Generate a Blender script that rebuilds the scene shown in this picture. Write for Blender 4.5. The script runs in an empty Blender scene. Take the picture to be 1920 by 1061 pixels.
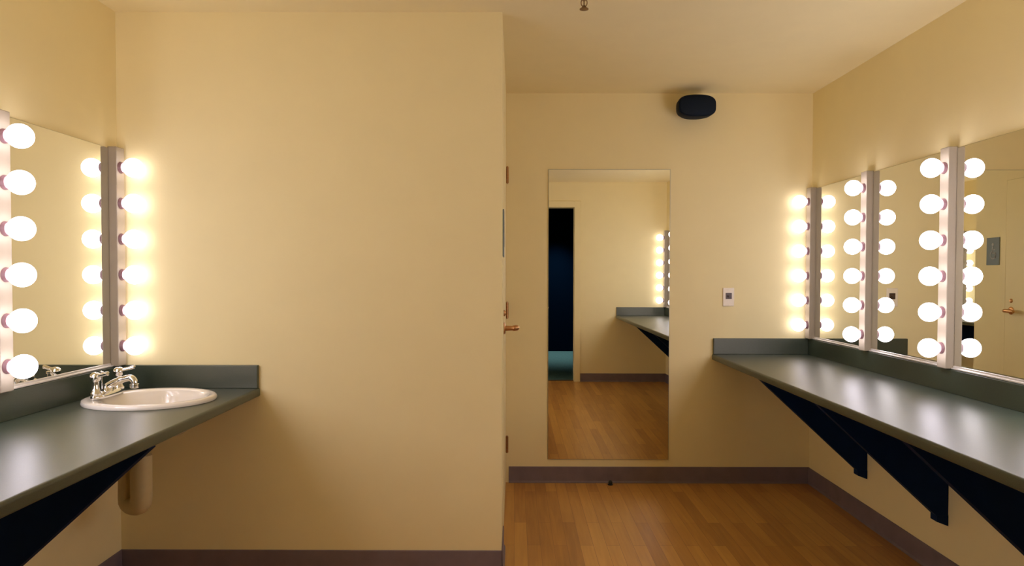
import bpy, bmesh, math
from mathutils import Vector, Matrix

scene = bpy.context.scene
COL = scene.collection
PI = math.pi

# ------------------------------------------------------------------ layout
EYE = 1.31                 # camera height
H = 2.44                   # ceiling
XR = 1.855                 # right wall
XL = -1.725                # left wall
YB = 4.28                  # back wall
YP = 2.965                 # front of the projecting wall
XS = -0.055                # side of the projecting wall (with the door)
YR = 0.19                  # rear wall (with the doorway the picture is taken from)
ZT = 0.815                 # counter top
TH = 0.036                 # counter thickness
ZS = 0.915                 # top of backsplash
CD = 0.615                 # counter depth

# ------------------------------------------------------------------ materials
def mat(name, color, rough=0.5, metal=0.0, spec=0.5, coat=0.0):
    m = bpy.data.materials.new(name); m.use_nodes = True
    b = m.node_tree.nodes['Principled BSDF']
    b.inputs['Base Color'].default_value = (*color, 1)
    b.inputs['Roughness'].default_value = rough
    b.inputs['Metallic'].default_value = metal
    b.inputs['Specular IOR Level'].default_value = spec
    b.inputs['Coat Weight'].default_value = coat
    return m

def nodes(m):
    return m.node_tree.nodes, m.node_tree.links, m.node_tree.nodes['Principled BSDF']

def add_noise(m, scale, amount, bump=0.0, bump_scale=None, detail=4):
    """soft mottling of the base colour and a fine bump, in object space"""
    N, L, b = nodes(m)
    tc = N.new('ShaderNodeTexCoord')
    col = b.inputs['Base Color'].default_value[:]
    if amount:
        n = N.new('ShaderNodeTexNoise'); n.inputs['Scale'].default_value = scale
        n.inputs['Detail'].default_value = detail
        L.new(tc.outputs['Object'], n.inputs['Vector'])
        r = N.new('ShaderNodeValToRGB')
        r.color_ramp.elements[0].position = 0.3; r.color_ramp.elements[1].position = 0.7
        r.color_ramp.elements[0].color = tuple(c * (1 - amount) for c in col[:3]) + (1,)
        r.color_ramp.elements[1].color = tuple(min(1, c * (1 + amount)) for c in col[:3]) + (1,)
        L.new(n.outputs['Fac'], r.inputs['Fac']); L.new(r.outputs['Color'], b.inputs['Base Color'])
    if bump:
        n2 = N.new('ShaderNodeTexNoise'); n2.inputs['Scale'].default_value = bump_scale or scale
        n2.inputs['Detail'].default_value = 3
        L.new(tc.outputs['Object'], n2.inputs['Vector'])
        bp = N.new('ShaderNodeBump'); bp.inputs['Strength'].default_value = bump
        bp.inputs['Distance'].default_value = 0.002
        L.new(n2.outputs['Fac'], bp.inputs['Height']); L.new(bp.outputs['Normal'], b.inputs['Normal'])
    return m

WALLC = (0.87, 0.757, 0.425)
M = {}
M['wall'] = add_noise(mat('wall_paint', WALLC, 0.75, spec=0.25), 6, 0.012, 0.12, 160)
M['ceiling'] = add_noise(mat('ceiling_paint', (0.87, 0.76, 0.44), 0.85, spec=0.2), 8, 0.012, 0.15, 120)
M['frame'] = add_noise(mat('frame_paint', (0.86, 0.74, 0.40), 0.45, spec=0.4), 5, 0.01)
M['base'] = add_noise(mat('vinyl_base', (0.19, 0.145, 0.160), 0.5, spec=0.4), 14, 0.08)
M['mirror'] = mat('mirror_silver', (0.90, 0.90, 0.83), 0.0, 1.0)
M['edge'] = mat('mirror_edge', (0.42, 0.40, 0.30), 0.35, 0.3)
M['channel'] = mat('channel_aluminium', (0.80, 0.77, 0.72), 0.3, 0.6)
M['bar'] = add_noise(mat('light_bar_enamel', (0.37, 0.31, 0.225), 0.42, spec=0.35), 10, 0.01)
M['socket'] = mat('socket_mauve', (0.22, 0.11, 0.115), 0.45)
M['laminate'] = add_noise(mat('counter_laminate', (0.034, 0.052, 0.034), 0.36, spec=0.9), 420, 0.25, 0.02, 300, 2)
M['laminate'].node_tree.nodes['Principled BSDF'].inputs['Specular Tint'].default_value = (1, 0.90, 0.76, 1)
M['black'] = add_noise(mat('bracket_black_paint', (0.004, 0.017, 0.06), 0.6, spec=0.08), 12, 0.1)
M['porcelain'] = mat('sink_porcelain', (0.86, 0.81, 0.72), 0.12, spec=0.5, coat=0.3)
M['chrome'] = mat('chrome', (0.86, 0.85, 0.84), 0.08, 1.0)
M['pvc'] = add_noise(mat('trap_cover_vinyl', (0.60, 0.50, 0.27), 0.5), 30, 0.03)
M['speaker'] = mat('speaker_black', (0.004, 0.010, 0.022), 0.6, spec=0.15)
M['plate'] = mat('switch_plate_ivory', (0.87, 0.78, 0.62), 0.35)
M['toggle'] = mat('toggle_brown', (0.06, 0.028, 0.012), 0.4)
M['brass'] = mat('brass', (0.62, 0.33, 0.14), 0.3, 0.9)
M['bronze'] = mat('dark_bronze', (0.42, 0.22, 0.09), 0.35, 0.9)
M['sign'] = mat('sign_slate', (0.16, 0.20, 0.20), 0.5)
M['signmark'] = mat('sign_mark', (0.42, 0.42, 0.38), 0.5)
M['sprinkler'] = mat('sprinkler_bronze', (0.34, 0.22, 0.10), 0.4, 0.7)
M['rubber'] = mat('rubber_dark', (0.012, 0.018, 0.014), 0.7)
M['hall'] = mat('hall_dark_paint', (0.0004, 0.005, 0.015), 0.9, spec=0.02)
M['carpet'] = add_noise(mat('hall_teal_carpet', (0.10, 0.20, 0.20), 0.95, spec=0.05), 60, 0.25, 0.5, 250)
M['threshold'] = mat('threshold_metal', (0.10, 0.08, 0.06), 0.5, 0.4)

# lit frosted glass; outputs invented to balance the room: corner bulbs dimmed, out-of-view ones boosted
for key, power in (('bulb_soft', 3.6), ('bulb', 9.0), ('bulb_strong', 22.5)):
    mb = bpy.data.materials.new('lit_frosted_glass'); mb.use_nodes = True
    b = mb.node_tree.nodes['Principled BSDF']
    b.inputs['Base Color'].default_value = (0.9, 0.88, 0.85, 1); b.inputs['Roughness'].default_value = 0.4
    b.inputs['Emission Color'].default_value = (1.0, 0.935, 1.09, 1)
    b.inputs['Emission Strength'].default_value = power
    M[key] = mb

# strip wood floor, boards running from front to back
def floor_mat():
    m = mat('strip_wood_floor', (0.3, 0.15, 0.06), 0.33, spec=0.45)
    N, L, b = nodes(m)
    tc = N.new('ShaderNodeTexCoord')
    mp = N.new('ShaderNodeMapping'); mp.inputs['Rotation'].default_value = (0, 0, PI / 2)
    L.new(tc.outputs['Object'], mp.inputs['Vector'])
    br = N.new('ShaderNodeTexBrick')
    br.inputs['Scale'].default_value = 1.0
    br.inputs['Brick Width'].default_value = 0.82; br.inputs['Row Height'].default_value = 0.064
    br.inputs['Mortar Size'].default_value = 0.0009; br.inputs['Mortar Smooth'].default_value = 0.2
    br.inputs['Color1'].default_value = (0, 0, 0, 1); br.inputs['Color2'].default_value = (1, 1, 1, 1)
    br.inputs['Mortar'].default_value = (0.2, 0.2, 0.2, 1)
    br.offset = 0.37; br.offset_frequency = 2
    L.new(mp.outputs['Vector'], br.inputs['Vector'])
    # grain, stretched along the boards
    mp2 = N.new('ShaderNodeMapping'); mp2.inputs['Scale'].default_value = (26, 1.6, 1)
    L.new(tc.outputs['Object'], mp2.inputs['Vector'])
    n = N.new('ShaderNodeTexNoise'); n.inputs['Scale'].default_value = 2.0; n.inputs['Detail'].default_value = 6
    n.inputs['Distortion'].default_value = 0.4
    L.new(mp2.outputs['Vector'], n.inputs['Vector'])
    mp3 = N.new('ShaderNodeMapping'); mp3.inputs['Scale'].default_value = (7, 0.9, 1)
    L.new(tc.outputs['Object'], mp3.inputs['Vector'])
    n3 = N.new('ShaderNodeTexNoise'); n3.inputs['Scale'].default_value = 1.3; n3.inputs['Detail'].default_value = 2
    L.new(mp3.outputs['Vector'], n3.inputs['Vector'])
    def math_(op, a, bb):
        q = N.new('ShaderNodeMath'); q.operation = op
        for i, v in enumerate((a, bb)):
            if isinstance(v, (int, float)): q.inputs[i].default_value = v
            else: L.new(v, q.inputs[i])
        return q.outputs[0]
    s = math_('ADD', math_('ADD', math_('MULTIPLY', br.outputs['Color'], 0.29), 0.075),
              math_('ADD', math_('MULTIPLY', n.outputs['Fac'], 0.38), math_('MULTIPLY', n3.outputs['Fac'], 0.25)))
    r = N.new('ShaderNodeValToRGB'); cr = r.color_ramp
    cr.elements[0].position = 0.18; cr.elements[0].color = (0.25, 0.104, 0.027, 1)
    cr.elements[1].position = 0.86; cr.elements[1].color = (0.70, 0.385, 0.092, 1)
    e = cr.elements.new(0.5); e.color = (0.49, 0.24, 0.057, 1)
    L.new(s, r.inputs['Fac'])
    mx = N.new('ShaderNodeMix'); mx.data_type = 'RGBA'
    L.new(br.outputs['Fac'], mx.inputs[0]); L.new(r.outputs['Color'], mx.inputs[6])
    mx.inputs[7].default_value = (0.26, 0.115, 0.034, 1)
    L.new(mx.outputs[2], b.inputs['Base Color'])
    return m
M['floor'] = floor_mat()

# ------------------------------------------------------------------ mesh helpers
def add_box(bm, a, c, bevel=0.0, seg=2):
    x0, x1 = sorted((a[0], c[0])); y0, y1 = sorted((a[1], c[1])); z0, z1 = sorted((a[2], c[2]))
    r = bmesh.ops.create_cube(bm, size=1)
    vs = r['verts']
    for v in vs:
        v.co = Vector(((x0 + x1) / 2 + v.co.x * (x1 - x0), (y0 + y1) / 2 + v.co.y * (y1 - y0), (z0 + z1) / 2 + v.co.z * (z1 - z0)))
    if bevel:
        es = list({e for v in vs for e in v.link_edges})
        bmesh.ops.bevel(bm, geom=es, offset=bevel, segments=seg, affect='EDGES', profile=0.5)
    return bm

def box(a, c, bevel=0.0, seg=2):
    return add_box(bmesh.new(), a, c, bevel, seg)

def add_rings(bm, rings, close=True, cap0=True, cap1=True):
    """loft a list of equally long point rings"""
    V = [[bm.verts.new(p) for p in r] for r in rings]
    n = len(V[0])
    for i in range(len(V) - 1):
        for j in range(n if close else n - 1):
            k = (j + 1) % n
            bm.faces.new((V[i][j], V[i][k], V[i + 1][k], V[i + 1][j]))
    if cap0: bm.faces.new(list(reversed(V[0])))
    if cap1: bm.faces.new(V[-1])
    bmesh.ops.recalc_face_normals(bm, faces=bm.faces)
    return bm

def frame_of(axis):
    w = Vector(axis).normalized()
    u = w.orthogonal().normalized(); v = w.cross(u)
    return u, v, w

def add_lathe(bm, prof, origin, axis, n=32):
    """prof = [(distance along axis, radius)]"""
    u, v, w = frame_of(axis); o = Vector(origin)
    return add_rings(bm, [[o + w * t + (u * math.cos(2 * PI * j / n) + v * math.sin(2 * PI * j / n)) * max(r, 1e-4)
                           for j in range(n)] for t, r in prof])

def lathe(prof, origin, axis, n=32):
    return add_lathe(bmesh.new(), prof, origin, axis, n)

def smooth_path(pts, sub=6):
    P = [Vector(p) for p in pts]; out = []
    for i in range(len(P) - 1):
        p0 = P[max(i - 1, 0)]; p1 = P[i]; p2 = P[i + 1]; p3 = P[min(i + 2, len(P) - 1)]
        for k in range(sub):
            t = k / sub
            out.append(0.5 * ((2 * p1) + (p2 - p0) * t + (2 * p0 - 5 * p1 + 4 * p2 - p3) * t * t + (3 * p1 - p0 - 3 * p2 + p3) * t ** 3))
    out.append(P[-1]); return out

def add_tube(bm, path, rad, n=16):
    P = [Vector(p) for p in path]
    R = rad if isinstance(rad, (list, tuple)) else [rad] * len(P)
    rings = []; u = None
    for i, p in enumerate(P):
        t = (P[min(i + 1, len(P) - 1)] - P[max(i - 1, 0)]).normalized()
        if u is None: u = t.orthogonal().normalized()
        u = (u - t * u.dot(t)).normalized(); v = t.cross(u)
        rings.append([p + (u * math.cos(2 * PI * j / n) + v * math.sin(2 * PI * j / n)) * R[i] for j in range(n)])
    return add_rings(bm, rings)

def add_prism(bm, poly, vec):
    """extrude a planar polygon (3-D points) by a vector"""
    d = Vector(vec)
    return add_rings(bm, [[Vector(p) for p in poly], [Vector(p) + d for p in poly]])

def obj(name, bm, m, parent=None, smooth=False, origin=None):
    bmesh.ops.recalc_face_normals(bm, faces=bm.faces)
    me = bpy.data.meshes.new(name)
    if origin is not None:
        bmesh.ops.translate(bm, verts=bm.verts, vec=-Vector(origin))
    bm.to_mesh(me); bm.free()
    o = bpy.data.objects.new(name, me); COL.objects.link(o)
    if origin is not None: o.location = origin
    if m: me.materials.append(M[m])
    if smooth:
        for p in me.polygons: p.use_smooth = True
        try: me.set_sharp_from_angle(angle=math.radians(40))
        except Exception: pass
    if parent:
        o.parent = parent
        if origin is None: o.location = -parent.location   # mesh data given in world space
        else: o.location = Vector(origin) - parent.location
    return o

def tag(o, label, cat, group=None):
    o['label'] = label; o['category'] = cat
    if group: o['group'] = group
    return o

def thing(name, label, cat, loc, group=None):
    o = bpy.data.objects.new(name, None); COL.objects.link(o)
    o.location = loc; o.empty_display_size = 0.05
    return tag(o, label, cat, group)

def struct(name, bm, m, label=None, cat=None, parent=None):
    o = obj(name, bm, m, parent)
    if parent is None:
        o['kind'] = 'structure'
        if label: o['label'] = label
        if cat: o['category'] = cat
    return o

def dup(root, delta, label=None, group=None):
    r = root.copy(); COL.objects.link(r); r.location = root.location + Vector(delta)
    if label: r['label'] = label
    if group: r['group'] = group
    for ch in list(root.children):
        c = ch.copy(); COL.objects.link(c); c.parent = r
        for g in list(ch.children):
            d = g.copy(); COL.objects.link(d); d.parent = c
    return r

# ------------------------------------------------------------------ room shell
T = 0.10
YH = -3.16                                     # far end of the hall behind the doorway
DX0, DX1, DZ = -0.185, 0.73, 2.135              # doorway in the rear wall
struct('floor', box((XL - T, 0.10, -0.08), (XR + T, YB + T, 0)), 'floor', 'orange brown strip wood floor of the dressing room', 'floor')
struct('ceiling', box((XL - T, 0.04, H), (XR + T, YB + T, H + 0.08)), 'ceiling', 'plain cream painted ceiling', 'ceiling')
struct('wall_back', box((XS - 0.0, YB, 0), (XR + T, YB + T, H)), 'wall', 'cream back wall with the tall mirror', 'wall')
struct('wall_right', box((XR, YR - 0.15, 0), (XR + T, YB, H)), 'wall', 'cream right wall behind the row of lit mirrors', 'wall')
struct('wall_left', box((XL - T, YR - 0.15, 0), (XL, YP, H)), 'wall', 'cream left wall behind the sink counter', 'wall')
struct('wall_front_partition', box((XL - T, YP, 0), (XS, YP + T, H)), 'wall', 'wide cream wall facing the camera at the end of the sink counter', 'wall')
# side of the projecting wall with the door opening
DY0, DY1, DH = 3.31, 4.225, 2.035
bm = bmesh.new()
add_box(bm, (XS - T, YP + T, 0), (XS, DY0, H)); add_box(bm, (XS - T, DY0, DH), (XS, DY1, H)); add_box(bm, (XS - T, DY1, 0), (XS, YB + T, H))
struct('wall_side', bm, 'wall', 'narrow cream side wall with the washroom door, seen nearly edge on', 'wall')
# rear wall with the doorway
bm = bmesh.new()
add_box(bm, (XL, YR - 0.15, 0), (DX0, YR, H)); add_box(bm, (DX0, YR - 0.15, DZ), (DX1, YR, H)); add_box(bm, (DX1, YR - 0.15, 0), (XR, YR, H))
struct('wall_rear', bm, 'wall', 'cream rear wall with a dark doorway, seen in the tall mirror', 'wall')
# casing of the doorway
bm = bmesh.new()
cw = 0.075
add_box(bm, (DX1, YR, 0), (DX1 + cw, YR + 0.014, DZ + cw), 0.003); add_box(bm, (DX0 - cw, YR, 0), (DX0, YR + 0.014, DZ + cw), 0.003)
add_box(bm, (DX0, YR, DZ), (DX1, YR + 0.014, DZ + cw), 0.003)
struct('trim_1', bm, 'frame', 'cream casing around the dark doorway in the rear wall', 'door frame')
# hall behind the doorway
struct('floor_hall', box((-1.6, YH, -0.08), (2.2, 0.10, -0.002)), 'carpet', 'teal carpet of the dark hall beyond the doorway', 'carpet')
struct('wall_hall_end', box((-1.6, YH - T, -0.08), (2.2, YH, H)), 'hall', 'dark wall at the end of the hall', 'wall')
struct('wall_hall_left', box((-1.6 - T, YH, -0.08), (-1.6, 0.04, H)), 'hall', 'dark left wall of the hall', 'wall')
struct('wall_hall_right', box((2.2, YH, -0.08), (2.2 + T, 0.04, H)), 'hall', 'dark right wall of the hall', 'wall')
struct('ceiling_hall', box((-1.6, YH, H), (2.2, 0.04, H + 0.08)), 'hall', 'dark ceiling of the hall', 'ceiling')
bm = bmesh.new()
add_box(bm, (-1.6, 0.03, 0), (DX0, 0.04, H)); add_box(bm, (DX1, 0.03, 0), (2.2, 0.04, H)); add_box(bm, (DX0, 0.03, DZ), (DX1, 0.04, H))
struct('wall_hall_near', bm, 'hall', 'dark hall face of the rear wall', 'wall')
struct('trim_2', box((DX0, 0.07, 0.0), (DX1, 0.13, 0.006), 0.002), 'threshold', 'dark threshold strip in the doorway', 'threshold')

# vinyl baseboards, with a small toe
def base_board(name, p0, p1, n, label):
    p0 = Vector(p0); p1 = Vector(p1); n = Vector(n)
    prof = [(0.0008, 0.0), (0.013, 0.0), (0.012, 0.004), (0.006, 0.012), (0.005, 0.098), (0.0035, 0.1016), (0.0008, 0.1016)]
    bm = bmesh.new()
    add_rings(bm, [[p + n * a + Vector((0, 0, z + 0.0005)) for a, z in prof] for p in (p0, p1)])
    return struct(name, bm, 'base', label, 'baseboard')
base_board('baseboard_back', (XS + 0.02, YB, 0), (XR, YB, 0), (0, -1, 0), 'brown vinyl baseboard under the tall mirror')
base_board('baseboard_right', (XR, YR, 0), (XR, YB, 0), (-1, 0, 0), 'brown vinyl baseboard below the right counter')
base_board('baseboard_partition', (XL, YP, 0), (XS, YP, 0), (0, -1, 0), 'brown vinyl baseboard of the wide wall facing the camera')
base_board('baseboard_left', (XL, YR, 0), (XL, YP, 0), (1, 0, 0), 'brown vinyl baseboard below the sink counter')
base_board('baseboard_rear', (DX1 + cw, YR, 0), (XR, YR, 0), (0, 1, 0), 'brown vinyl baseboard beside the doorway, seen in the tall mirror')
base_board('baseboard_side', (XS, YP, 0), (XS, DY0 - 0.05, 0), (1, 0, 0), 'short brown vinyl baseboard by the washroom door')

# washroom door in the side wall
bm = bmesh.new(); fw = 0.05
add_box(bm, (XS, DY0 - fw, 0), (XS + 0.0015, DY0, DH + fw), 0.0005); add_box(bm, (XS, DY1, 0), (XS + 0.0015, DY1 + fw, DH + fw), 0.0005)
add_box(bm, (XS, DY0, DH), (XS + 0.0015, DY1, DH + fw), 0.0005)
struct('trim_3', bm, 'frame', 'cream steel frame around the washroom door', 'door frame')
door = struct('door_1', box((XS - 0.046, DY0 + 0.0015, 0.008), (XS + 0.0015, DY1 - 0.0015, DH - 0.0015), 0.001), 'frame', 'cream flush door in the narrow side wall, brass hinges', 'door')
for hz in (0.255, 1.09, 1.925):
    bm = bmesh.new()
    for k in range(5):
        add_lathe(bm, [(0, 0.0085), (0.019, 0.0085)], (XS + 0.009, DY1 + 0.001, hz - 0.05 + k * 0.02), (0, 0, 1), 16)
    add_lathe(bm, [(0, 0.004), (0.108, 0.004)], (XS + 0.009, DY1 + 0.001, hz - 0.054), (0, 0, 1), 10)
    add_box(bm, (XS - 0.001, DY1 - 0.012, hz - 0.05), (XS + 0.003, DY1 + 0.012, hz + 0.05))
    obj('hinge', bm, 'bronze', door, True)['label'] = 'brass butt hinge'
bm = bmesh.new()
LY, LZ = DY0 + 0.068, 1.045
add_lathe(bm, [(0, 0.030), (0.006, 0.030), (0.011, 0.024), (0.012, 0.013), (0.052, 0.011), (0.056, 0.009)], (XS - 0.002, LY, LZ), (1, 0, 0), 28)
add_tube(bm, smooth_path([(XS + 0.050, LY, LZ), (XS + 0.064, LY + 0.016, LZ), (XS + 0.066, LY + 0.05, LZ), (XS + 0.060, LY + 0.105, LZ - 0.002)], 5), [0.0135] * 11 + [0.013, 0.0125, 0.012, 0.012, 0.010], 14)
obj('lever_handle', bm, 'brass', door, True)['label'] = 'brass lever handle'
bm = lathe([(0, 0.016), (0.007, 0.016), (0.010, 0.012), (0.014, 0.009)], (XS - 0.002, LY, LZ + 0.075), (1, 0, 0), 24)
obj('lock_cylinder', bm, 'brass', door, True)

# restroom plate between corner and door
SY, SZ = 3.175, 1.50
t = thing('restroom_sign', 'small slate grey sign plate with a pale symbol, beside the washroom door', 'sign', (XS, SY, SZ))
obj('plate', box((XS + 0.0005, SY - 0.072, SZ - 0.108), (XS + 0.006, SY + 0.072, SZ + 0.108), 0.002), 'sign', t)
bm = bmesh.new()
def flat_disc(bm, cy, cz, r0, r1, a0=0, a1=2 * PI, n=28):
    x0, x1 = XS + 0.0058, XS + 0.0075
    full = abs(a1 - a0 - 2 * PI) < 1e-4
    ang = [a0 + (a1 - a0) * i / n for i in range(n + (0 if full else 1))]
    rings = [[(x, cy + r * math.cos(a), cz + r * math.sin(a)) for a in ang] for x, r in ((x1, r0), (x1, r1), (x0, r1), (x0, r0), (x1, r0))]
    V = [[bm.verts.new(p) for p in r] for r in rings]
    for i in range(4):
        for j in range(len(ang) - (0 if full else 1)):
            k = (j + 1) % len(ang)
            bm.faces.new((V[i][j], V[i][k], V[i + 1][k], V[i + 1][j]))
flat_disc(bm, SY, SZ + 0.052, 0.0005, 0.012)
flat_disc(bm, SY + 0.004, SZ - 0.028, 0.026, 0.034, math.radians(100), math.radians(385))
for a, c in (((SY - 0.008, SZ - 0.015), (SY + 0.006, SZ + 0.036)), ((SY - 0.008, SZ - 0.020), (SY + 0.032, SZ - 0.010)),
             ((SY + 0.024, SZ - 0.058), (SY + 0.033, SZ - 0.012)), ((SY - 0.004, SZ + 0.008), (SY + 0.026, SZ + 0.016))):
    add_box(bm, (XS + 0.0058, a[0], a[1]), (XS + 0.0075, c[0], c[1]))
obj('symbol', bm, 'signmark', t)['label'] = 'pale raised symbol'

# ------------------------------------------------------------------ counters
def counter_profile(s, x_wall):
    """cross section from the wall outwards, rounded front edge; s = direction away from the wall"""
    pts = [(0.001, ZT - TH), (CD - 0.006, ZT - TH)]
    for k in range(7):
        a = -PI / 2 + PI / 2 * k / 6 * 1.0
        pts.append((CD - 0.006 + 0.006 * math.cos(a), ZT - TH + 0.006 + 0.006 * math.sin(a)))
    for k in range(7):
        a = PI / 2 * k / 6
        pts.append((CD - 0.010 + 0.010 * math.cos(a), ZT - 0.010 + 0.010 * math.sin(a)))
    pts.append((0.001, ZT))
    return [(x_wall + s * d, z) for d, z in pts]

def worktop(s, xw, y0, y1):
    P = counter_profile(s, xw)
    bm = bmesh.new()
    add_rings(bm, [[(x, y, z) for x, z in P] for y in (y0, y1)])
    return bm

def splash(a, c):
    return box(a, c, 0.0025, 2)

G = 0.001
rc = thing('counter', 'long dark slate laminate counter along the right wall under the lit mirrors', 'counter', (XR - CD / 2, 2.2, ZT - TH))
obj('worktop', worktop(-1, XR, YR + G, YB - G), 'laminate', rc, True)
obj('backsplash', splash((XR - G, YR + G, ZT), (XR - 0.020, YB - G, ZS)), 'laminate', rc)
obj('end_splash', splash((XR - 0.0205, YB - G, ZT), (XR - CD + 0.004, YB - 0.020, ZS)), 'laminate', rc)
obj('end_splash', splash((XR - 0.0205, YR + G, ZT), (XR - CD + 0.004, YR + 0.020, ZS)), 'laminate', rc)

SCX, SCY = -1.423, 2.655                          # sink centre
lc = thing('counter', 'dark slate laminate counter along the left wall holding the white sink', 'counter', (XL + CD / 2, 1.6, ZT - TH))
wt = obj('worktop', worktop(1, XL, YR + G, YP - G), 'laminate', lc, True)
# sink cut-out
cut = obj('cutter', add_rings(bmesh.new(), [[(SCX + 0.222 * math.cos(2 * PI * j / 64), SCY + 0.186 * math.sin(2 * PI * j / 64), z) for j in range(64)] for z in (ZT - 0.2, ZT + 0.1)]), None)
md = wt.modifiers.new('hole', 'BOOLEAN'); md.operation = 'DIFFERENCE'; md.object = cut; md.solver = 'EXACT'
bpy.context.view_layer.update()
dg = bpy.context.evaluated_depsgraph_get()
nm = bpy.data.meshes.new_from_object(wt.evaluated_get(dg))
wt.modifiers.clear(); old = wt.data; wt.data = nm; nm.name = 'worktop_cut'
bpy.data.meshes.remove(old); cm = cut.data; bpy.data.objects.remove(cut); bpy.data.meshes.remove(cm)
for p in nm.polygons: p.use_smooth = False
obj('backsplash', splash((XL + G, YR + G, ZT), (XL + 0.020, YP - G, ZS)), 'laminate', lc)
obj('end_splash', splash((XL + 0.0205, YP - G, ZT), (XL + CD - 0.004, YP - 0.020, ZS)), 'laminate', lc)
obj('end_splash', splash((XL + 0.0205, YR + G, ZT), (XL + CD - 0.004, YR + 0.020, ZS)), 'laminate', lc)

# ------------------------------------------------------------------ brackets (triangular gussets painted black)
def bracket(s, xw, y, label, off):
    """y = face towards the camera"""
    t = thing('counter_bracket', label, 'bracket', (xw, y, 0.24), 'counter brackets')
    zt = ZT - TH - 0.001
    w = 0.042
    pts = [(0.002, zt), (off, zt), (off, zt - 0.018), (0.052, 0.285), (0.002, 0.285)]
    bm = bmesh.new(); add_prism(bm, [(xw + s * d, y, z) for d, z in pts], (0, w, 0))
    obj('gusset', bm, 'black', t)
    bm = bmesh.new()
    pts = [(0.002, 0.2855), (0.050, 0.2855), (0.050, 0.258), (0.002, 0.240)]
    add_prism(bm, [(xw + s * d, y - 0.002, z) for d, z in pts], (0, w + 0.004, 0))
    obj('mounting_foot', bm, 'black', t)
    return t
for y, l in ((3.57, 'black triangular bracket under the right counter, nearest the back wall'),
             (2.90, 'second black triangular bracket from the back wall under the right counter'),
             (2.235, 'large black bracket cut off by the right edge, under the right counter'),
             (1.30, 'black bracket under the right counter seen in the tall mirror')):
    bracket(-1, XR, y, l, 0.565)
for y, l in ((2.12, 'large black triangular bracket under the left counter, near the sink drain'),
             (0.80, 'black bracket under the left counter close to the doorway wall')):
    bracket(1, XL, y, l, 0.580)

# ------------------------------------------------------------------ vanity lights
NB, PITCH, Z0 = 6, 0.1524, 1.002
BW, BD = 0.060, 0.040
ZB1 = 1.850
def light_bar(s, xw, y, label, glass='bulb'):
    t = thing('vanity_light', label, 'vanity light', (xw, y, ZS + 0.001), 'globe bulb vanity lights')
    bm = bmesh.new()
    a, c = (xw + s * 0.001, y - BW / 2, ZS + 0.002), (xw + s * BD, y + BW / 2, ZB1)
    add_box(bm, a, c, 0.003)
    obj('housing', bm, 'bar', t)
    prof_s = [(BD - 0.001, 0.0245), (BD + 0.003, 0.0245), (BD + 0.006, 0.0225), (BD + 0.013, 0.0215), (BD + 0.013, 0.0185), (BD + 0.010, 0.0180)]
    R, cc = 0.0405, 0.094
    prof_b = [(BD + 0.0105, 0.0165), (BD + 0.014, 0.0168)]
    a0 = math.asin(0.0235 / R)
    prof_b.append((cc - R * math.cos(a0) - 0.004, 0.0200))
    n = 14
    for k in range(n + 1):
        a = a0 + (PI - a0) * k / n
        prof_b.append((cc - R * math.cos(a), R * math.sin(a)))
    ms = mbu = None
    for k in range(NB):
        z = Z0 + k * PITCH
        if ms is None:
            so = obj('socket', lathe(prof_s, (xw, y, z), (s, 0, 0), 24), 'socket', t, True, origin=(xw, y, z)); ms = so
            bo = obj('bulb', lathe(prof_b, (xw, y, z), (s, 0, 0), 32), glass, t, True, origin=(xw, y, z)); mbu = bo
        else:
            for src in (ms, mbu):
                c = src.copy(); COL.objects.link(c); c.parent = t; c.location = Vector((xw, y, z)) - t.location
    return t

CY = [4.238 - 0.667 * k for k in range(7)]
labels_right = ('lit globe bulb bar in the corner beside the back wall, above right counter',
                'second globe bulb bar from the back wall on the right wall',
                'third globe bulb bar from the back wall on the right wall, nearest in view',
                'fourth globe bulb bar from the back wall on the right wall, out of view',
                'fifth globe bulb bar from the back wall on the right wall, out of view',
                'globe bulb bar second from the doorway wall on the right, seen in tall mirror',
                'globe bulb bar in the corner by the doorway wall, seen in tall mirror')
labels_left = ('lit globe bulb bar in the corner behind the sink faucet',
               'lit globe bulb bar at the left edge of the photo, left of the sink',
               'third globe bulb bar from the sink corner on the left wall, out of view',
               'fourth globe bulb bar from the sink corner on the left wall, out of view',
               'globe bulb bar on the left wall in the corner by the doorway')
LYS = [2.922 - 0.667 * k for k in range(5)]
GR = ('bulb_soft', 'bulb', 'bulb', 'bulb_strong', 'bulb_strong', 'bulb', 'bulb_soft')
GL = ('bulb_soft', 'bulb', 'bulb_strong', 'bulb_strong', 'bulb_soft')
first = {}
for s_, xw, ys, labels, glass in ((-1, XR, CY, labels_right, GR), (1, XL, LYS, labels_left, GL)):
    for y, l, g in zip(ys, labels, glass):
        if (s_, g) in first:
            src, y0 = first[(s_, g)]
            dup(src, (0, y - y0, 0), l)
        else:
            first[(s_, g)] = (light_bar(s_, xw, y, l, g), y)

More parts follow.
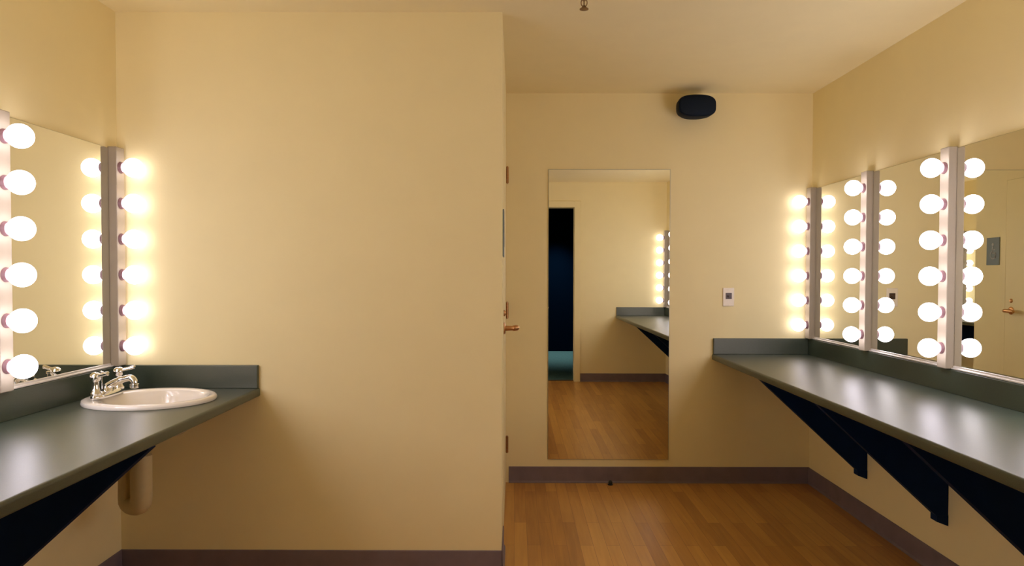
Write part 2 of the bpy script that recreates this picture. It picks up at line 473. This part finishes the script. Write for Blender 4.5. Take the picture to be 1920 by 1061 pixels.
# ------------------------------------------------------------------ vanity mirrors
def vanity_mirror(s, xw, y0, y1, label):
    """y0 < y1, lies flat on the wall between two bars"""
    t = thing('vanity_mirror', label, 'mirror', (xw, (y0 + y1) / 2, ZS + 0.001), 'vanity mirrors')
    g = 0.0015
    obj('backing', box((xw + s * 0.001, y0 + g, ZS + 0.008), (xw + s * 0.0045, y1 - g, ZB1 - 0.006)), 'edge', t)
    obj('mirror_glass', box((xw + s * 0.0046, y0 + g + 0.001, ZS + 0.008), (xw + s * 0.0058, y1 - g - 0.001, ZB1 - 0.007)), 'mirror', t)
    bm = bmesh.new()
    add_box(bm, (xw + s * 0.001, y0 + g, ZS + 0.0015), (xw + s * 0.019, y1 - g, ZS + 0.0075), 0.001)
    add_box(bm, (xw + s * 0.0065, y0 + g, ZS + 0.0070), (xw + s * 0.0095, y1 - g, ZS + 0.016), 0.0008)
    obj('ledge', bm, 'channel', t)['label'] = 'pale metal ledge under the glass'
    return t
ml = ['mirror between the corner bulb bar and the second bar on the right wall',
      'mirror between the second and third bulb bars from the back wall, right side',
      'mirror cut off by the right edge, next to the nearest bulb bar',
      'fourth mirror from the back wall on the right wall, out of view',
      'fifth mirror from the back wall on the right wall, out of view',
      'mirror nearest the doorway wall on the right wall']
for k in range(6):
    vanity_mirror(-1, XR, CY[k + 1] + BW / 2, CY[k] - BW / 2, ml[k])
ml = ['mirror on the left wall behind the sink and faucet',
      'second mirror from the sink corner on the left wall, out of view',
      'third mirror from the sink corner on the left wall, out of view',
      'mirror nearest the doorway wall on the left wall']
for k in range(4):
    vanity_mirror(1, XL, LYS[k + 1] + BW / 2, LYS[k] - BW / 2, ml[k])

# ------------------------------------------------------------------ tall mirror on the back wall
MX0, MX1, MZ0, MZ1 = 0.209, 0.970, 0.148, 1.968
t = thing('dressing_mirror', 'tall frameless full-length mirror on the back wall', 'mirror', ((MX0 + MX1) / 2, YB, MZ0))
obj('backing', box((MX0, YB - 0.001, MZ0), (MX1, YB - 0.0055, MZ1)), 'edge', t)
obj('mirror_glass', box((MX0 + 0.003, YB - 0.0056, MZ0 + 0.003), (MX1 - 0.003, YB - 0.0068, MZ1 - 0.003)), 'mirror', t)

# ------------------------------------------------------------------ sink
def ell(cx, cy, hx, hy, z, n=64):
    return [(cx + hx * math.cos(2 * PI * j / n), cy + hy * math.sin(2 * PI * j / n), z) for j in range(n)]
t = thing('sink', 'white oval drop-in sink set in the left counter', 'sink', (SCX, SCY, ZT))
bx = SCX + 0.022; DC = -1.458
R = [ell(SCX, SCY, 0.243, 0.206, ZT + 0.0008), ell(SCX, SCY, 0.245, 0.208, ZT + 0.008), ell(SCX, SCY, 0.242, 0.205, ZT + 0.015),
     ell(SCX + 0.002, SCY, 0.234, 0.197, ZT + 0.019), ell(SCX + 0.008, SCY, 0.218, 0.186, ZT + 0.019),
     ell(bx - 0.002, SCY, 0.196, 0.172, ZT + 0.016), ell(bx, SCY, 0.184, 0.165, ZT + 0.008), ell(bx, SCY, 0.176, 0.158, ZT - 0.010),
     ell(bx, SCY, 0.166, 0.149, ZT - 0.045), ell(bx - 0.010, SCY, 0.145, 0.132, ZT - 0.085), ell(bx - 0.022, SCY, 0.110, 0.102, ZT - 0.118),
     ell(bx - 0.034, SCY, 0.065, 0.062, ZT - 0.134), ell(DC, SCY, 0.026, 0.026, ZT - 0.139),
     ell(DC, SCY, 0.024, 0.024, ZT - 0.160), ell(DC, SCY, 0.036, 0.036, ZT - 0.160),
     ell(bx - 0.034, SCY, 0.072, 0.070, ZT - 0.148), ell(bx - 0.022, SCY, 0.122, 0.112, ZT - 0.130), ell(bx - 0.010, SCY, 0.158, 0.143, ZT - 0.095),
     ell(bx, SCY, 0.180, 0.161, ZT - 0.050), ell(SCX + 0.010, SCY, 0.198, 0.172, ZT - 0.010), ell(SCX + 0.004, SCY, 0.208, 0.178, ZT + 0.0008)]
bm = bmesh.new(); add_rings(bm, R + [R[0]], cap0=False, cap1=False)
bmesh.ops.remove_doubles(bm, verts=bm.verts, dist=1e-6)
obj('basin', bm, 'porcelain', t, True)
bm = lathe([(0, 0.0235), (0.002, 0.0235), (0.003, 0.019), (0.001, 0.010), (0.004, 0.004)], (DC, SCY, ZT - 0.141), (0, 0, 1), 28)
obj('drain_ring', bm, 'chrome', t, True)

# faucet on the wall side ledge of the sink
FX, FZ = -1.592, ZT + 0.0195
t = thing('faucet', 'chrome two-handle faucet on the wall side of the sink', 'faucet', (FX, SCY, FZ))
bm = bmesh.new()
def stadium(hx, hy, z, n=40):
    out = []
    for j in range(n):
        a = 2 * PI * j / n
        out.append((FX + hx * math.cos(a), SCY + hy * math.copysign(abs(math.sin(a)) ** 0.75, math.sin(a)), z))
    return out
add_rings(bm, [stadium(0.027, 0.096, FZ), stadium(0.028, 0.098, FZ + 0.006), stadium(0.026, 0.096, FZ + 0.014), stadium(0.018, 0.086, FZ + 0.021)])
obj('base_plate', bm, 'chrome', t, True)
bm = bmesh.new()
add_lathe(bm, [(0, 0.021), (0.006, 0.021), (0.012, 0.017), (0.030, 0.015)], (FX, SCY, FZ + 0.016), (0, 0, 1), 24)
add_tube(bm, smooth_path([(FX - 0.002, SCY, FZ + 0.034), (FX + 0.018, SCY, FZ + 0.046), (FX + 0.055, SCY, FZ + 0.062), (FX + 0.088, SCY, FZ + 0.070), (FX + 0.103, SCY, FZ + 0.060), (FX + 0.106, SCY, FZ + 0.046)], 6),
         [0.0145] * 13 + [0.0130] * 18, 18)
obj('spout', bm, 'chrome', t, True)
bm = lathe([(0, 0.0135), (0.003, 0.0165), (0.016, 0.0165), (0.018, 0.013)], (FX + 0.106, SCY, FZ + 0.030), (0, 0, 1), 22)
obj('aerator', bm, 'chrome', t, True)
for sy in (-1, 1):
    hy = SCY + sy * 0.076
    bm = lathe([(0, 0.020), (0.006, 0.021), (0.014, 0.016), (0.030, 0.0125), (0.050, 0.012), (0.056, 0.017), (0.066, 0.020), (0.078, 0.018), (0.085, 0.010), (0.087, 0.002)], (FX, hy, FZ + 0.016), (0, 0, 1), 24)
    ho = obj('handle', bm, 'chrome', t, True)
    bm = bmesh.new()
    add_tube(bm, smooth_path([(FX, hy, FZ + 0.088), (FX + 0.020, hy + sy * 0.006, FZ + 0.092), (FX + 0.050, hy + sy * 0.014, FZ + 0.099), (FX + 0.058, hy + sy * 0.016, FZ + 0.100)], 5),
             [0.007] * 8 + [0.0075] * 4 + [0.008, 0.0085, 0.008, 0.005], 14)
    l = obj('lever', bm, 'chrome', None, True)
    l.parent = ho; l.location = (0, 0, 0)
bm = bmesh.new()
add_tube(bm, [(FX - 0.022, SCY, FZ + 0.012), (FX - 0.022, SCY, FZ + 0.086)], 0.003, 10)
add_lathe(bm, [(0, 0.003), (0.003, 0.007), (0.010, 0.007), (0.013, 0.002)], (FX - 0.022, SCY, FZ + 0.084), (0, 0, 1), 16)
obj('lift_rod', bm, 'chrome', t, True)

# drain trap with its padded cover below the sink
TX = DC
t = thing('drain_trap', 'cream padded drain trap hanging below the sink', 'drain pipe', (TX, SCY, 0.38))
bm = bmesh.new()
add_lathe(bm, [(0, 0.019), (0.082, 0.019)], (TX, SCY, 0.575), (0, 0, 1), 20)
add_lathe(bm, [(0, 0.030), (0.014, 0.030)], (TX, SCY, 0.636), (0, 0, 1), 8)
obj('tailpiece', bm, 'chrome', t, True)
bm = bmesh.new()
ux, uy = TX - 0.083, SCY + 0.022
path = [(TX - 0.005, SCY, 0.600), (TX - 0.005, SCY, 0.52), (TX - 0.005, SCY, 0.435)]
for k in range(1, 9):
    a = PI * k / 8
    f = (1 - math.cos(a)) / 2
    path.append((TX - 0.005 + (ux - TX + 0.005) * f, SCY + (uy - SCY) * f, 0.424 - 0.028 * math.sin(a)))
path += [(ux, uy, 0.50), (ux, uy, 0.535)]
add_tube(bm, path, [0.039] * 5 + [0.037, 0.035, 0.033, 0.031, 0.028, 0.025, 0.0235, 0.0235], 24)
obj('trap_cover', bm, 'pvc', t, True)
bm = bmesh.new()
add_tube(bm, smooth_path([(ux, uy, 0.535), (ux - 0.004, uy, 0.566), (ux - 0.030, uy, 0.580), (ux - 0.10, uy, 0.580), (XL + 0.002, uy, 0.580)], 6), 0.021, 18)
obj('waste_arm', bm, 'chrome', t, True)
bm = lathe([(0, 0.040), (0.004, 0.040), (0.010, 0.024)], (XL + 0.001, uy, 0.580), (1, 0, 0), 24)
obj('mounting_flange', bm, 'chrome', t, True)

# ------------------------------------------------------------------ speaker on the back wall near the ceiling
PX, PZ = 1.094, 2.326
t = thing('wall_speaker', 'small black rounded speaker high on the back wall near the ceiling', 'speaker', (PX, YB, PZ))
def spk_ring(hw, hh, y, n=48, e=0.80):
    out = []
    for j in range(n):
        a = 2 * PI * j / n
        ca, sa = math.cos(a), math.sin(a)
        out.append((PX + hw * math.copysign(abs(ca) ** e, ca), y, PZ + hh * math.copysign(abs(sa) ** 0.62, sa)))
    return out
bm = bmesh.new()
add_rings(bm, [spk_ring(0.075, 0.050, YB - 0.050), spk_ring(0.094, 0.062, YB - 0.060), spk_ring(0.112, 0.066, YB - 0.090), spk_ring(0.115, 0.068, YB - 0.150), spk_ring(0.111, 0.065, YB - 0.162)])
obj('cabinet', bm, 'speaker', t, True)
bm = bmesh.new()
add_rings(bm, [spk_ring(0.107, 0.062, YB - 0.158), spk_ring(0.105, 0.060, YB - 0.168), spk_ring(0.085, 0.048, YB - 0.176), spk_ring(0.04, 0.02, YB - 0.179)])
obj('grille', bm, 'speaker', t, True)
bm = bmesh.new()
add_box(bm, (PX - 0.03, YB - 0.001, PZ - 0.035), (PX + 0.03, YB - 0.006, PZ + 0.035), 0.001)
add_box(bm, (PX - 0.012, YB - 0.005, PZ - 0.014), (PX + 0.012, YB - 0.056, PZ + 0.014), 0.002)
obj('wall_bracket', bm, 'speaker', t)

# light switch
WX, WZ = 1.338, 1.173
t = thing('light_switch', 'ivory wall plate with a brown switch on the back wall', 'light switch', (WX, YB, WZ))
bm = box((WX - 0.0355, YB - 0.0008, WZ - 0.058), (WX + 0.0355, YB - 0.007, WZ + 0.058), 0.004, 3)
obj('wall_plate', bm, 'plate', t)
bm = bmesh.new()
add_box(bm, (WX - 0.018, YB - 0.0065, WZ - 0.012), (WX + 0.020, YB - 0.010, WZ + 0.026), 0.0015)
add_box(bm, (WX - 0.006, YB - 0.009, WZ - 0.002), (WX + 0.006, YB - 0.019, WZ + 0.010), 0.002)
obj('toggle', bm, 'toggle', t)['label'] = 'dark brown switch toggle'
for dz in (-0.046, 0.046):
    obj('screw', lathe([(0, 0.0032), (0.001, 0.003), (0.0016, 0.001)], (WX, YB - 0.0068, WZ + dz), (0, -1, 0), 12), 'plate', t, True)

# sprinkler
KX, KY = 0.278, 2.78
t = thing('sprinkler', 'small bronze fire sprinkler hanging from the ceiling', 'sprinkler', (KX, KY, H))
obj('escutcheon', lathe([(0.0005, 0.034), (0.004, 0.034), (0.008, 0.026), (0.011, 0.016)], (KX, KY, H), (0, 0, -1), 32), 'sprinkler', t, True)
obj('nozzle', lathe([(0.008, 0.010), (0.020, 0.010), (0.022, 0.007), (0.026, 0.006)], (KX, KY, H), (0, 0, -1), 20), 'sprinkler', t, True)
bm = bmesh.new()
for sx in (-1, 1):
    add_tube(bm, smooth_path([(KX + sx * 0.007, KY, H - 0.018), (KX + sx * 0.012, KY, H - 0.030), (KX + sx * 0.010, KY, H - 0.043), (KX + sx * 0.001, KY, H - 0.052)], 4), 0.0022, 8)
add_tube(bm, [(KX, KY, H - 0.024), (KX, KY, H - 0.052)], 0.0028, 10)
obj('yoke', bm, 'sprinkler', t, True)
obj('deflector', lathe([(0.045, 0.005), (0.053, 0.010), (0.058, 0.018), (0.060, 0.018), (0.0605, 0.004)], (KX, KY, H), (0, 0, -1), 24), 'sprinkler', t, True)

# door stop on the floor at the back wall
QX, QY = 0.600, YB - 0.045
t = thing('door_stop', 'tiny dark rubber door stop on the floor by the back baseboard', 'door stop', (QX, QY, 0))
obj('floor_plate', lathe([(0.0005, 0.017), (0.003, 0.017), (0.005, 0.013)], (QX, QY, 0), (0, 0, 1), 24), 'rubber', t, True)
obj('rubber_bumper', lathe([(0.0045, 0.012), (0.018, 0.013), (0.024, 0.011), (0.028, 0.005)], (QX, QY, 0), (0, 0, 1), 24), 'rubber', t, True)

# ------------------------------------------------------------------ light in the hall: a cool downlight at its far end
ld = bpy.data.lights.new('hall_downlight', 'SPOT'); ld.energy = 170; ld.color = (0.85, 0.95, 1.0)
ld.spot_size = math.radians(84); ld.spot_blend = 1.0; ld.shadow_soft_size = 0.06
lo = bpy.data.objects.new('hall_downlight', ld); COL.objects.link(lo)
lo.location = (0.7, YH + 0.5, H - 0.03)
w = bpy.data.worlds.new('World'); scene.world = w; w.use_nodes = True
w.node_tree.nodes['Background'].inputs['Color'].default_value = (0, 0, 0, 1)
w.node_tree.nodes['Background'].inputs['Strength'].default_value = 0

# ------------------------------------------------------------------ camera
cd = bpy.data.cameras.new('Camera'); cam = bpy.data.objects.new('Camera', cd); COL.objects.link(cam)
F = 1280.0
cd.sensor_fit = 'HORIZONTAL'; cd.sensor_width = 36.0; cd.lens = 36.0 * F / 1920.0
cd.clip_start = 0.01
PITCH_DEG, YAW, ROLL = 1.33, 0.22, -0.10
cam.location = (0, 0, EYE)
hor = F * math.tan(math.radians(PITCH_DEG))         # horizon above the optical centre
cd.shift_y = (515 + hor - 530.5) / 1920.0
cam.rotation_mode = 'XYZ'
Rm = Matrix.Rotation(math.radians(YAW), 3, 'Z') @ Matrix.Rotation(math.radians(90 - PITCH_DEG), 3, 'X') @ Matrix.Rotation(math.radians(-ROLL), 3, 'Z')
cam.rotation_euler = Rm.to_euler()
scene.camera = cam

# ------------------------------------------------------------------ view
vs = scene.view_settings
scene.display_settings.display_device = 'sRGB'
vs.view_transform = 'Standard'; vs.look = 'None'; vs.gamma = 1.0; vs.use_curve_mapping = False
vs.exposure = 0.0
c = scene.cycles
c.max_bounces = 14; c.diffuse_bounces = 7; c.glossy_bounces = 8
c.caustics_reflective = True
c.use_denoising = True
c.sample_clamp_indirect = 8.0
